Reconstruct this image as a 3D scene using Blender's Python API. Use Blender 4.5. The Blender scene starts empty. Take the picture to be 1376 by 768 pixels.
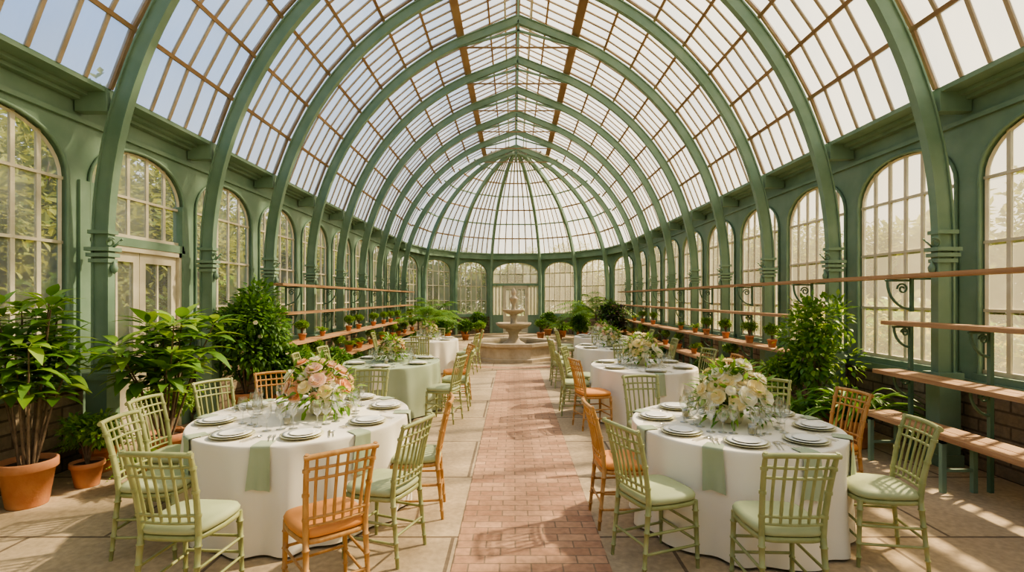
import bpy, math, random
from mathutils import Vector, Matrix
random.seed(7)
R=random.random
def U(a,b): return a+(b-a)*random.random()
pi=math.pi
scene=bpy.context.scene
try:
    scene.view_settings.look='AgX - Medium High Contrast'
except Exception as e: print('look',e)

# ------------------------------------------------------------------ materials
def newmat(name):
    m=bpy.data.materials.new(name); m.use_nodes=True
    nt=m.node_tree; nt.nodes.clear()
    out=nt.nodes.new('ShaderNodeOutputMaterial')
    return m,nt,out
def N(nt,t,**k):
    n=nt.nodes.new(t)
    for a,b in k.items(): setattr(n,a,b)
    return n
def mixcol(nt,fac,a,b,blend='MIX'):
    n=N(nt,'ShaderNodeMix',data_type='RGBA',blend_type=blend)
    for sock,v in ((0,fac),(6,a),(7,b)):
        if isinstance(v,(int,float)): n.inputs[sock].default_value=v
        elif isinstance(v,(tuple,list)): n.inputs[sock].default_value=(*v[:3],1)
        else: nt.links.new(v,n.inputs[sock])
    return n.outputs[2]
def noise(nt,scale,detail=4,coord='Object',stretch=None):
    tc=N(nt,'ShaderNodeTexCoord'); n=N(nt,'ShaderNodeTexNoise')
    n.inputs['Scale'].default_value=scale; n.inputs['Detail'].default_value=detail
    src=tc.outputs[coord]
    if stretch:
        mp=N(nt,'ShaderNodeMapping'); mp.inputs['Scale'].default_value=stretch
        nt.links.new(src,mp.inputs[0]); src=mp.outputs[0]
    nt.links.new(src,n.inputs['Vector'])
    return n.outputs['Fac']
def ramp(nt,src,stops):
    r=N(nt,'ShaderNodeValToRGB'); e=r.color_ramp.elements
    while len(e)<len(stops): e.new(0.5)
    for i,(p,c) in enumerate(stops):
        e[i].position=p; e[i].color=(*c,1) if len(c)==3 else c
    nt.links.new(src,r.inputs[0]); return r.outputs[0]
def simple(name,c1,c2=None,scale=6,rough=.6,bump=0,metal=0,stretch=None,spec=.4,island=False,sheen=0):
    m,nt,out=newmat(name); p=N(nt,'ShaderNodeBsdfPrincipled')
    p.inputs['Roughness'].default_value=rough; p.inputs['Metallic'].default_value=metal
    p.inputs['Specular IOR Level'].default_value=spec
    c2=c2 or tuple(x*.8 for x in c1)
    if island:
        g=N(nt,'ShaderNodeNewGeometry'); f=g.outputs['Random Per Island']
        col=mixcol(nt,f,c1,c2)
    else:
        f=noise(nt,scale,5,stretch=stretch)
        col=ramp(nt,f,[(.3,c1),(.7,c2)])
    nt.links.new(col,p.inputs['Base Color'])
    if bump:
        b=N(nt,'ShaderNodeBump'); b.inputs['Strength'].default_value=bump; b.inputs['Distance'].default_value=.02
        nt.links.new(noise(nt,scale*4,6,stretch=stretch),b.inputs['Height']); nt.links.new(b.outputs[0],p.inputs['Normal'])
    nt.links.new(p.outputs[0],out.inputs[0]); return m
def leafmat(name,c1,c2,trans=.35,rough=.45):
    m,nt,out=newmat(name)
    g=N(nt,'ShaderNodeNewGeometry'); col=mixcol(nt,g.outputs['Random Per Island'],c1,c2)
    p=N(nt,'ShaderNodeBsdfPrincipled'); p.inputs['Roughness'].default_value=rough; p.inputs['Specular IOR Level'].default_value=.35
    t=N(nt,'ShaderNodeBsdfTranslucent'); mx=N(nt,'ShaderNodeMixShader'); mx.inputs[0].default_value=trans
    nt.links.new(col,p.inputs['Base Color'])
    tc=mixcol(nt,.5,col,(c2[0]*1.5,c2[1]*1.4,c2[2]*.6)); nt.links.new(tc,t.inputs[0])
    nt.links.new(p.outputs[0],mx.inputs[1]); nt.links.new(t.outputs[0],mx.inputs[2]); nt.links.new(mx.outputs[0],out.inputs[0])
    return m
def glassmat(name,haze0,haze1,tint,hazecol,scale=1.5,gl=.06):
    m,nt,out=newmat(name)
    tr=N(nt,'ShaderNodeBsdfTransparent'); tr.inputs[0].default_value=(*tint,1)
    tl=N(nt,'ShaderNodeBsdfTranslucent'); tl.inputs[0].default_value=(*hazecol,1)
    df=N(nt,'ShaderNodeBsdfDiffuse'); df.inputs[0].default_value=(*[c*.8 for c in hazecol],1)
    gs=N(nt,'ShaderNodeBsdfGlossy'); gs.inputs['Roughness'].default_value=.12
    hz=N(nt,'ShaderNodeMixShader'); hz.inputs[0].default_value=.3
    nt.links.new(tl.outputs[0],hz.inputs[1]); nt.links.new(df.outputs[0],hz.inputs[2])
    g=N(nt,'ShaderNodeNewGeometry')
    nz=noise(nt,scale,5,stretch=(1,1,.35))
    a=N(nt,'ShaderNodeMath',operation='MULTIPLY_ADD'); nt.links.new(g.outputs['Random Per Island'],a.inputs[0]); a.inputs[1].default_value=.45
    nt.links.new(nz,a.inputs[2])
    mr=N(nt,'ShaderNodeMapRange'); nt.links.new(a.outputs[0],mr.inputs[0])
    mr.inputs[1].default_value=.35; mr.inputs[2].default_value=1.05; mr.inputs[3].default_value=haze0; mr.inputs[4].default_value=haze1
    m1=N(nt,'ShaderNodeMixShader'); nt.links.new(mr.outputs[0],m1.inputs[0]); nt.links.new(tr.outputs[0],m1.inputs[1]); nt.links.new(hz.outputs[0],m1.inputs[2])
    m2=N(nt,'ShaderNodeMixShader'); m2.inputs[0].default_value=gl
    nt.links.new(m1.outputs[0],m2.inputs[1]); nt.links.new(gs.outputs[0],m2.inputs[2]); nt.links.new(m2.outputs[0],out.inputs[0])
    return m
GREEN=simple('green_painted_iron',(.165,.265,.18),(.235,.335,.24),2.5,.55,.1)
GREEND=simple('dark_green_iron',(.09,.175,.115),(.12,.21,.145),3,.5,.1)
RUST=simple('rusty_wood_purlin',(.26,.155,.08),(.38,.26,.15),4,.7,.2,stretch=(1,.3,1))
BARM=simple('glazing_bar_paint',(.38,.29,.19),(.50,.40,.28),5,.6)
CREAM=simple('cream_window_paint',(.60,.53,.39),(.72,.65,.50),5,.5)
RGLASS=glassmat('roof_glass',.18,.50,(.84,.87,.88),(.80,.785,.73))
WGLASS=glassmat('window_glass',.16,.40,(.93,.92,.84),(.88,.82,.64),1.2)
WOOD=simple('weathered_wood_plank',(.36,.19,.09),(.50,.30,.16),3,.65,.25,stretch=(6,.4,6))
TERRA=simple('terracotta',(.50,.20,.095),(.60,.29,.15),7,.8,.15)
SOIL=simple('soil',(.04,.025,.015),(.07,.045,.03),30,.95,.5)
BARK=simple('bark',(.16,.11,.07),(.25,.18,.12),20,.9,.4)
WHITE=simple('white_linen',(.87,.81,.70),(.83,.77,.65),2,.85,.05,spec=.1)
SAGE=simple('sage_linen',(.42,.48,.34),(.38,.44,.30),3,.85,.05,spec=.1)
CH_G=simple('sage_chair_paint',(.27,.30,.125),(.39,.40,.19),9,.4,.05)
CU_G=simple('sage_cushion',(.38,.42,.23),(.43,.47,.27),5,.65,.05)
CH_O=simple('honey_chair_wood',(.42,.21,.07),(.56,.32,.125),9,.4,.05,stretch=(4,4,1))
CU_O=simple('orange_cushion',(.62,.25,.07),(.68,.30,.10),5,.6,.05)
PORC=simple('white_porcelain',(.89,.87,.80),(.87,.85,.78),3,.4,spec=.3)
RIM=simple('sage_gold_glaze',(.62,.60,.38),(.68,.65,.44),3,.4,spec=.3)
SILV=simple('silver_cutlery',(.85,.83,.78),(.8,.78,.72),3,.3,metal=1)
STONE=simple('fountain_stone',(.42,.33,.22),(.56,.46,.33),5,.85,.4)
L_MID=leafmat('leaf_green',(.09,.21,.035),(.19,.35,.07))
L_DARK=leafmat('leaf_dark',(.05,.13,.035),(.11,.22,.06))
L_BRI=leafmat('leaf_bright',(.18,.33,.045),(.33,.47,.10))
L_PURP=leafmat('leaf_purple',(.08,.055,.06),(.14,.12,.09))
L_TREE=leafmat('leaf_tree',(.10,.16,.03),(.28,.30,.08),.4,.7)
L_YEL=leafmat('leaf_yellow',(.52,.50,.06),(.62,.52,.10),.4,.7)
P_WH=leafmat('petal_white',(.90,.86,.73),(.92,.88,.78),.3,.6)
P_BL=leafmat('petal_blush',(.88,.60,.48),(.90,.70,.58),.3,.6)
P_PE=leafmat('petal_peach',(.86,.46,.26),(.88,.56,.38),.3,.6)
P_CR=leafmat('petal_cream',(.88,.75,.42),(.92,.83,.58),.3,.6)
def thin_glass(name):
    m,nt,out=newmat(name)
    tr=N(nt,'ShaderNodeBsdfTransparent'); tr.inputs[0].default_value=(.93,.95,.94,1)
    gs=N(nt,'ShaderNodeBsdfGlossy'); gs.inputs['Roughness'].default_value=.04
    lw=N(nt,'ShaderNodeLayerWeight'); lw.inputs[0].default_value=.45
    mr=N(nt,'ShaderNodeMapRange'); nt.links.new(lw.outputs['Facing'],mr.inputs[0]); mr.inputs[3].default_value=.10; mr.inputs[4].default_value=.85
    mx=N(nt,'ShaderNodeMixShader'); nt.links.new(mr.outputs[0],mx.inputs[0])
    nt.links.new(tr.outputs[0],mx.inputs[1]); nt.links.new(gs.outputs[0],mx.inputs[2]); nt.links.new(mx.outputs[0],out.inputs[0]); return m
TGL=thin_glass('clear_glassware')
WATER=simple('fountain_water',(.05,.08,.06),(.06,.09,.07),3,.05,.15)

def brickmat(name,c1,c2,mortar,bw,rh,ms,offset=.5,rough=.8,stain=.35,axes='XY',bumps=.3):
    m,nt,out=newmat(name); p=N(nt,'ShaderNodeBsdfPrincipled'); p.inputs['Roughness'].default_value=rough
    tc=N(nt,'ShaderNodeTexCoord'); src=tc.outputs['Object']
    if axes=='YZ':
        s=N(nt,'ShaderNodeSeparateXYZ'); c=N(nt,'ShaderNodeCombineXYZ'); nt.links.new(src,s.inputs[0])
        ad=N(nt,'ShaderNodeMath',operation='ADD'); nt.links.new(s.outputs[1],ad.inputs[0]); nt.links.new(s.outputs[0],ad.inputs[1])
        nt.links.new(ad.outputs[0],c.inputs[0]); nt.links.new(s.outputs[2],c.inputs[1]); src=c.outputs[0]
    b=N(nt,'ShaderNodeTexBrick'); b.offset=offset
    nt.links.new(src,b.inputs['Vector'])
    b.inputs['Scale'].default_value=1; b.inputs['Brick Width'].default_value=bw; b.inputs['Row Height'].default_value=rh
    b.inputs['Mortar Size'].default_value=ms; b.inputs['Mortar Smooth'].default_value=.2
    b.inputs['Color1'].default_value=(*c1,1); b.inputs['Color2'].default_value=(*c2,1); b.inputs['Mortar'].default_value=(*mortar,1)
    n1=noise(nt,1.3,8); n2=noise(nt,22,5)
    st=ramp(nt,n1,[(.3,(1-stain,)*3),(.65,(1,1,1))])
    col=mixcol(nt,1,b.outputs['Color'],st,'MULTIPLY')
    st2=ramp(nt,n2,[(.3,(.78,.78,.78)),(.7,(1.08,1.06,1.04))])
    col=mixcol(nt,1,col,st2,'MULTIPLY')
    nt.links.new(col,p.inputs['Base Color'])
    bp=N(nt,'ShaderNodeBump'); bp.inputs['Strength'].default_value=bumps; bp.inputs['Distance'].default_value=.01
    inv=N(nt,'ShaderNodeMath',operation='MULTIPLY_ADD'); nt.links.new(b.outputs['Fac'],inv.inputs[0]); inv.inputs[1].default_value=-1; nt.links.new(n2,inv.inputs[2])
    nt.links.new(inv.outputs[0],bp.inputs['Height']); nt.links.new(bp.outputs[0],p.inputs['Normal'])
    nt.links.new(p.outputs[0],out.inputs[0]); return m
FLOORM=brickmat('concrete_slabs',(.55,.425,.275),(.47,.355,.23),(.20,.145,.095),1.55,1.25,.014,.35,.8,.28)
BRICKM=brickmat('brick_paving',(.56,.33,.205),(.41,.22,.135),(.26,.175,.115),.205,.105,.006,.5,.8,.2)
DADO=brickmat('rough_stone_wall',(.28,.21,.14),(.40,.32,.23),(.16,.12,.08),.34,.13,.012,.5,.95,.5,'YZ',.8)
GRASS=simple('lawn_grass',(.14,.22,.05),(.27,.32,.10),3,.95,.3)

# ------------------------------------------------------------------ mesh builder
class MB:
    def __init__(s): s.V=[];s.F=[];s.M=[];s.S=[];s.mats=[]
    def mi(s,m):
        if m not in s.mats: s.mats.append(m)
        return s.mats.index(m)
    def add(s,vs,fs,mat,smooth=False):
        o=len(s.V); s.V.extend([tuple(v) for v in vs]); k=s.mi(mat)
        for f in fs: s.F.append(tuple(i+o for i in f)); s.M.append(k); s.S.append(smooth)
    def box(s,x0,x1,y0,y1,z0,z1,mat):
        v=[(x,y,z) for z in (z0,z1) for y in (y0,y1) for x in (x0,x1)]
        s.add(v,[(0,2,3,1),(4,5,7,6),(0,1,5,4),(2,6,7,3),(0,4,6,2),(1,3,7,5)],mat)
    def bar(s,p0,p1,w,h,mat,up=(0,0,1)):
        p0=Vector(p0);p1=Vector(p1);d=(p1-p0).normalized();up=Vector(up)
        sd=d.cross(up)
        if sd.length<1e-4: sd=d.cross(Vector((1,0,0)))
        sd.normalize(); u=sd.cross(d).normalized(); a=sd*w/2;b=u*h/2
        v=[p0-a-b,p0+a-b,p0+a+b,p0-a+b,p1-a-b,p1+a-b,p1+a+b,p1-a+b]
        s.add(v,[(0,3,2,1),(4,5,6,7),(0,1,5,4),(1,2,6,5),(2,3,7,6),(3,0,4,7)],mat)
    def tube(s,pts,r,mat,n=8,cap=True,smooth=True):
        pts=[Vector(p) for p in pts]; k=len(pts)
        rs=r if isinstance(r,(list,tuple)) else [r]*k
        t0=(pts[1]-pts[0]).normalized(); ref=Vector((0,0,1)) if abs(t0.z)<.9 else Vector((1,0,0))
        a=t0.cross(ref).normalized(); vs=[];fs=[]
        for i in range(k):
            t=(pts[min(i+1,k-1)]-pts[max(i-1,0)])
            if t.length<1e-6: t=t0.copy()
            t.normalize(); a=(a-t*a.dot(t))
            if a.length<1e-5: a=t.orthogonal()
            a.normalize(); b=t.cross(a)
            for j in range(n):
                q=2*pi*j/n; vs.append(pts[i]+(a*math.cos(q)+b*math.sin(q))*rs[i])
        for i in range(k-1):
            for j in range(n):
                j2=(j+1)%n; fs.append((i*n+j,i*n+j2,(i+1)*n+j2,(i+1)*n+j))
        s.add(vs,fs,mat,smooth)
        if cap:
            s.add(vs[:n],[tuple(range(n))[::-1]],mat); s.add(vs[-n:],[tuple(range(n))],mat)
    def lathe(s,prof,mat,c=(0,0,0),n=24,smooth=True,rot=0):
        vs=[];fs=[]
        for r,z in prof:
            for j in range(n):
                q=2*pi*j/n+rot; vs.append((c[0]+r*math.cos(q),c[1]+r*math.sin(q),c[2]+z))
        for i in range(len(prof)-1):
            for j in range(n):
                j2=(j+1)%n; fs.append((i*n+j,i*n+j2,(i+1)*n+j2,(i+1)*n+j))
        s.add(vs,fs,mat,smooth)
    def disc(s,c,r,mat,n=24,rot=0):
        s.add([(c[0]+r*math.cos(2*pi*j/n+rot),c[1]+r*math.sin(2*pi*j/n+rot),c[2]) for j in range(n)],[tuple(range(n))],mat)
    def leaf(s,p,d,nrm,L,W,mat,seg=3,droop=.3,fold=.25):
        p=Vector(p);d=Vector(d).normalized();nrm=Vector(nrm); sd=d.cross(nrm)
        if sd.length<1e-4: sd=d.orthogonal()
        sd.normalize(); up=sd.cross(d).normalized()
        if seg<=1:
            m=p+d*L*.45+up*(-droop*L*.1)
            s.add([p,m+sd*W/2+up*W*fold*.5,p+d*L-up*droop*L*.4,m-sd*W/2+up*W*fold*.5],[(0,1,2),(0,2,3)],mat,False); return
        vs=[p];fs=[]
        for i in range(1,seg):
            t=i/seg; w=W/2*math.sin(pi*min(1,t**.75))*1.05
            c=p+d*L*t-up*droop*L*t*t
            vs+= [c+sd*w+up*w*fold*2*.6,c,c-sd*w+up*w*fold*2*.6]
        vs.append(p+d*L-up*droop*L)
        e=len(vs)-1
        fs=[(0,1,2),(0,2,3)]
        for i in range(seg-2):
            b=1+3*i; fs+=[(b,b+3,b+4,b+1),(b+1,b+4,b+5,b+2)]
        b=1+3*(seg-2); fs+=[(b,e,b+1),(b+1,e,b+2)]
        s.add(vs,fs,mat,True)
    def mesh(s,name):
        me=bpy.data.meshes.new(name); me.from_pydata(s.V,[],s.F)
        for m in s.mats: me.materials.append(m)
        me.polygons.foreach_set('material_index',s.M); me.polygons.foreach_set('use_smooth',s.S)
        me.update(); return me
def put(name,me,loc=(0,0,0),rz=0,sc=1):
    if isinstance(me,MB): me=me.mesh(name)
    o=bpy.data.objects.new(name,me); scene.collection.objects.link(o)
    o.location=loc; o.rotation_euler=(0,0,rz)
    o.scale=sc if isinstance(sc,(tuple,list)) else (sc,)*3
    return o

# ------------------------------------------------------------------ building
CX=.1; Y0=-2.0; BAY=1.85; NB=12; YE=Y0+BAY*NB   # 20.2
WX=4.7; EAVE=3.95; CC=-.95; CZ=2.3; RR=5.38; RG=5.56
CR=RR+CC   # column line
KY=1.2; TH=[-90,-65,-40,-16,16,40,65,90]
# floor
m=MB(); m.box(-WX-.15,WX+.15,Y0-.15,YE,-.2,0,FLOORM)
pts=[(WX*1.03*math.sin(math.radians(t)),YE+WX*1.03*KY*math.cos(math.radians(t))) for t in TH]
m.add([(x,y,0) for x,y in pts]+[(x,y,-.2) for x,y in pts],[tuple(range(8))[::-1]]+[(i,i+1,i+9,i+8) for i in range(7)],FLOORM)
put('floor',m,(CX,0,0))
m=MB(); m.box(-.515,.515,-2,12.4,0,.008,BRICKM)
put('brick_path',m,(.115,0,0))
m=MB()
for r0,r1,z,mt in ((0,2.55,.006,FLOORM),):
    m.lathe([(r1,0),(r1,z),(0.01,z)],mt,n=48,smooth=False)
m.lathe([(2.3,.0065),(2.3,.010),(1.95,.010),(1.95,.0065)],BRICKM,n=48,smooth=False)
put('paved_circle',m,(0.02,14.9,0))
# lawn
m=MB(); m.add([(-60,-40,-.21),(60,-40,-.21),(60,90,-.21),(-60,90,-.21)],[(0,1,2,3)],GRASS); put('lawn',m)

def bayframe(P0,P1):
    P0=Vector((*P0,0));P1=Vector((*P1,0)); d=(P1-P0); L=d.length; d.normalize()
    inn=Vector((-d.y,d.x,0))  # left of direction = inward
    def T(u,w,z): return P0+d*u+inn*w+Vector((0,0,z))
    return T,L,d,inn
def tbox(m,T,u0,u1,w0,w1,z0,z1,mat):
    v=[T(u,w,z) for z in (z0,z1) for w in (w0,w1) for u in (u0,u1)]
    m.add(v,[(0,2,3,1),(4,5,7,6),(0,1,5,4),(2,6,7,3),(0,4,6,2),(1,3,7,5)],mat)
wcount=[0]; dcount=[0]
def archz(u,c,hw,zs,zt):
    t=min(1,abs(u-c)/hw); return zs+(zt-zs)*math.sqrt(max(0,1-t**2.3))
def bay(mw,P0,P1,kind='window',nv=5,mg=.135,dw=.62):
    T,L,d,inn=bayframe(P0,P1); c=L/2; hw=c-mg; zs=3.0; zt=3.52; th=.10
    sill=.9
    if kind=='window':
        tbox(mw,T,0,L,-.16,.06,0,sill-.08,DADO); tbox(mw,T,0,L,-.18,.10,sill-.08,sill,GREEN); tbox(mw,T,mg-.05,L-mg+.05,-.1,.05,sill,sill+.07,GREEN)
    else:
        for a,b in ((0,c-dw),(c+dw,L)):
            if c-mg-dw<.25: tbox(mw,T,a,b,-th,.03,0,3.0,GREEN)
            else:
                tbox(mw,T,a,b,-th,.03,0,.9,GREEN); tbox(mw,T,a if a>0 else mg,b if a==0 else L-mg,-.052,-.05,.9,2.36,WGLASS)
                for q in (0.02,.35,.68,.98):
                    uu=mg+(c-dw-mg)*q if a==0 else a+(L-mg-a)*q
                    mw.bar(T(uu,-.05,.9),T(uu,-.05,2.36),.035,.05,CREAM,up=d)
    tbox(mw,T,0,mg,-th,0,0 if kind!='window' else sill,3.66,GREEN); tbox(mw,T,L-mg,L,-th,0,0 if kind!='window' else sill,3.66,GREEN)
    n=18
    us=[c-hw*math.cos(pi*i/n) for i in range(n+1)]
    for i in range(n):
        a,b=us[i],us[i+1]; za=archz(a,c,hw,zs,zt); zb=archz(b,c,hw,zs,zt)
        v=[T(a,0,za),T(b,0,zb),T(b,0,3.66),T(a,0,3.66),T(a,-th,za),T(b,-th,zb),T(b,-th,3.66),T(a,-th,3.66)]
        mw.add(v,[(0,1,2,3),(4,7,6,5),(0,4,5,1)],GREEN)
    mw.tube([T(c-hw,.015,sill if kind=='window' else 2.4)]+[T(u,.015,archz(u,c,hw,zs,zt)) for u in us]+[T(c+hw,.015,sill if kind=='window' else 2.4)],.02,GREEN,6,False)
    # entablature
    tbox(mw,T,0,L,-th-.04,.04,3.60,3.65,GREEN); tbox(mw,T,0,L,-th,.0,3.65,3.84,GREEN)
    tbox(mw,T,0,L,-th,.08,3.82,3.86,GREEN); tbox(mw,T,0,L,-th,.16,3.86,3.90,GREEN); tbox(mw,T,0,L,-th,.34,3.90,EAVE,GREEN)
    # window / transom light
    w=MB(); z0=sill+.07 if kind=='window' else 2.46
    for i in range(1,nv):
        u=c-hw+2*hw*i/nv; w.bar(T(u,-.05,z0),T(u,-.05,archz(u,c,hw,zs,zt)),.028,.045,CREAM,up=d)
    hz=[1.62,2.32,2.98] if kind=='window' else [2.95]
    for z in hz: w.bar(T(c-hw,-.05,z),T(c+hw,-.05,z),.04,.03,CREAM)
    w.tube([T(c-hw+.02,-.05,z0)]+[T(c+(u-c)*.975,-.05,archz(u,c,hw,zs,zt)-.02) for u in us]+[T(c+hw-.02,-.05,z0)],.022,CREAM,4,False,False)
    w.bar(T(c-hw,-.05,z0+.02),T(c+hw,-.05,z0+.02),.05,.05,CREAM)
    zz=[z0]+hz
    for i in range(nv):
        ua=c-hw+2*hw*i/nv; ub=c-hw+2*hw*(i+1)/nv
        for k in range(len(zz)):
            if k<len(zz)-1: w.add([T(ua,-.05,zz[k]),T(ub,-.05,zz[k]),T(ub,-.05,zz[k+1]),T(ua,-.05,zz[k+1])],[(0,1,2,3)],WGLASS)
            else:
                top=[T(ub+(ua-ub)*q/5,-.05,max(zz[k]+.01,archz(ub+(ua-ub)*q/5,c,hw,zs,zt))) for q in range(6)]
                w.add([T(ua,-.05,zz[k]),T(ub,-.05,zz[k])]+top,[tuple(range(8))],WGLASS)
    wcount[0]+=1
    put('window_%d'%wcount[0],w,(CX,0,0))
    if kind=='door':
        tbox(mw,T,mg-.01,L-mg+.01,-.10,.03,2.36,2.46,GREEN)
        D=MB()
        tbox(D,T,c-dw,c-dw+.05,-.1,.02,0,2.36,CREAM); tbox(D,T,c+dw-.05,c+dw,-.1,.02,0,2.36,CREAM); tbox(D,T,c-dw,c+dw,-.1,.02,2.30,2.36,CREAM)
        for sgn in (-1,1):
            a=c if sgn>0 else c-dw+.05; b=c+dw-.05 if sgn>0 else c
            a+=.004;b-=.004
            tbox(D,T,a,a+.1,-.07,-.02,.02,2.3,CREAM); tbox(D,T,b-.1,b,-.07,-.02,.02,2.3,CREAM)
            tbox(D,T,a+.1,b-.1,-.07,-.02,.02,.28,CREAM); tbox(D,T,a+.1,b-.1,-.07,-.02,.28,.75,CREAM)
            tbox(D,T,a+.13,b-.13,-.02,-.005,.33,.70,CREAM)
            tbox(D,T,a+.1,b-.1,-.07,-.02,.75,.85,CREAM); tbox(D,T,a+.1,b-.1,-.07,-.02,2.18,2.3,CREAM)
            D.add([T(a+.1,-.045,.85),T(b-.1,-.045,.85),T(b-.1,-.045,2.18),T(a+.1,-.045,2.18)],[(0,1,2,3)],WGLASS)
            D.bar(T((a+b)/2,-.045,.85),T((a+b)/2,-.045,2.18),.02,.03,CREAM,up=d)
            hx=c+sgn*.06; D.tube([T(hx,-.02,1.02),T(hx,.03,1.02),T(hx+sgn*.09,.03,1.02)],.009,SILV,6)
        dcount[0]+=1; put('door_%d'%dcount[0],D,(CX,0,0))

wl=MB(); wr=MB(); wa=MB(); wb=MB()
for i in range(NB):
    ya=Y0+BAY*i; yb=ya+BAY
    bay(wl,(-WX,yb),(-WX,ya),'door' if i==4 else 'window',dw=.74 if i==4 else .62,nv=6 if i==3 else 5)
    bay(wr,(WX,ya),(WX,yb),'window',nv=6)
av=[(WX*math.sin(math.radians(t)),YE+WX*KY*math.cos(math.radians(t))) for t in TH]
for i in range(7):
    bay(wa,av[i+1],av[i],'door' if i==3 else 'window',nv=6 if i in (2,3,4) else 5,mg=.16)
for i in range(5):
    x=-WX+i*2*WX/5; bay(wb,(x,Y0),(x+2*WX/5,Y0),'window')
put('wall_left',wl,(CX,0,0)); put('wall_right',wr,(CX,0,0)); put('wall_apse',wa,(CX,0,0)); put('wall_back',wb,(CX,0,0))

# ribs
def sweep(m,pts,nor,wdir,w,dep,mat):
    vs=[];fs=[]; k=len(pts)
    for i in range(k):
        p=Vector(pts[i]);n=Vector(nor[i]);wd=Vector(wdir)
        for a,b in ((-1,-1),(1,-1),(1,1),(-1,1)): vs.append(p+wd*a*w/2+n*b*dep/2)
    for i in range(k-1):
        for j in range(4):
            j2=(j+1)%4; fs.append((i*4+j,i*4+j2,(i+1)*4+j2,(i+1)*4+j))
    fs+=[(0,3,2,1),(k*4-4,k*4-3,k*4-2,k*4-1)]
    m.add(vs,fs,mat)
def arcpts(R_,a0,a1,n): return [(CC+R_*math.cos(math.radians(a0+(a1-a0)*i/n)),CZ+R_*math.sin(math.radians(a0+(a1-a0)*i/n)),math.radians(a0+(a1-a0)*i/n)) for i in range(n+1)]
A_END=math.degrees(math.acos((1.3-CC)/RR))
def column_base(m,x,y,sx):
    m.box(x-.11,x+.11,y-.09,y+.09,0,.95,GREEN)
    m.box(x-.13,x+.13,y-.11,y+.11,0,.12,GREEN); m.box(x-.13,x+.13,y-.11,y+.11,.90,.97,GREEN)
    for z,e in ((2.12,.015),(2.18,.03),(2.24,.04),(2.42,.02)): m.box(x-.09-e,x+.09+e,y-.05-e,y+.05+e,z,z+.04,GREEN)
    xi=x-sx*.12
    for q in range(2):
        sp=[(xi-sx*(.04*math.cos(t)*(1-t/14)),y+(-1 if q else 1)*(.05+.04*math.sin(t)*(1-t/14)),2.33+.05*math.sin(t+.8)*(1-t/14)) for t in [j*.5 for j in range(18)]]
        m.tube(sp,.010,GREEN,5)
    m.lathe([(.0,0),(.03,.03),(.035,.07),(.012,.12),(.0,.16)],GREEN,(xi,y,2.0),8)
ribs=MB()
for k in range(NB+1):
    y=Y0+BAY*k
    if k==0: y+=.06
    for sx in (-1,1):
        P=[(CR,.9),(CR,1.6)];Nn=[(1,0),(1,0)]
        for x,z,a in arcpts(RR,0,A_END,28): P.append((x,z)); Nn.append((math.cos(a),math.sin(a)))
        P.append((0,7.70)); Nn.append((.3,.95))
        pts=[(sx*x,y,z) for x,z in P]; nn=[(sx*a,0,b) for a,b in Nn]
        sweep(ribs,pts,nn,(0,1,0),.055,.15,GREEN)
        sweep(ribs,[Vector(p)-Vector(n)*.08 for p,n in zip(pts,nn)],nn,(0,1,0),.095,.02,GREEN)
        sweep(ribs,[Vector(p)+Vector(n)*.08 for p,n in zip(pts,nn)],nn,(0,1,0),.095,.02,GREEN)
        column_base(ribs,sx*CR,y,sx)
        ribs.box(min(sx*(CR-.08),sx*4.68),max(sx*(CR-.08),sx*4.68),y-.06,y+.06,3.70,3.93,GREEN)
    ribs.bar((-1.3,y,7.1),(0,y,7.46),.04,.05,GREEN,(0,1,0)); ribs.bar((1.3,y,7.1),(0,y,7.46),.04,.05,GREEN,(0,1,0))
    ribs.bar((-1.3,y,7.1),(1.3,y,7.1),.03,.03,RUST)
    ribs.bar((0,y,7.1),(0,y,8.25),.05,.05,GREEN,(0,1,0))
put('arched_iron_ribs',ribs,(CX,0,0))
# roof glazing
A0=math.degrees(math.asin((EAVE-CZ)/RG)); A1=math.degrees(math.acos((1.25-CC)/RG)); NR=7
ga=MB(); gb=MB(); pu=MB()
rows=arcpts(RG,A0,A1,NR)
ZT=rows[-1][1]
NV=6
for i in range(NB):
    for sx in (-1,1):
        for j in range(NV):
            ya=Y0+BAY*(i+j/NV); yb=Y0+BAY*(i+(j+1)/NV)
            for r in range(NR):
                x0,z0,_=rows[r];x1,z1,_=rows[r+1]
                ga.add([(sx*x0,ya,z0),(sx*x0,yb,z0),(sx*x1,yb,z1),(sx*x1,ya,z1)],[(0,1,2,3)],RGLASS)
            for r in range(NR):
                x0,z0,a=rows[r];x1,z1,_=rows[r+1]
                gb.bar((sx*x0,ya,z0),(sx*x1,ya,z1),.024 if j else .05,.04,BARM if j else RUST,(0,1,0))
            ga.add([(sx*1.25,ya,ZT),(sx*1.25,yb,ZT),(sx*1.25,yb,7.8),(sx*1.25,ya,7.8)],[(0,1,2,3)],RGLASS)
            ga.add([(sx*1.3,ya,7.8),(sx*1.3,yb,7.8),(0,yb,8.4),(0,ya,8.4)],[(0,1,2,3)],RGLASS)
            gb.bar((sx*1.25,ya,ZT-.03),(sx*1.25,ya,7.8),.03,.04,BARM,(0,1,0)); gb.bar((sx*1.3,ya,7.8),(0,ya,8.4),.03,.04,BARM,(0,1,0))
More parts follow.
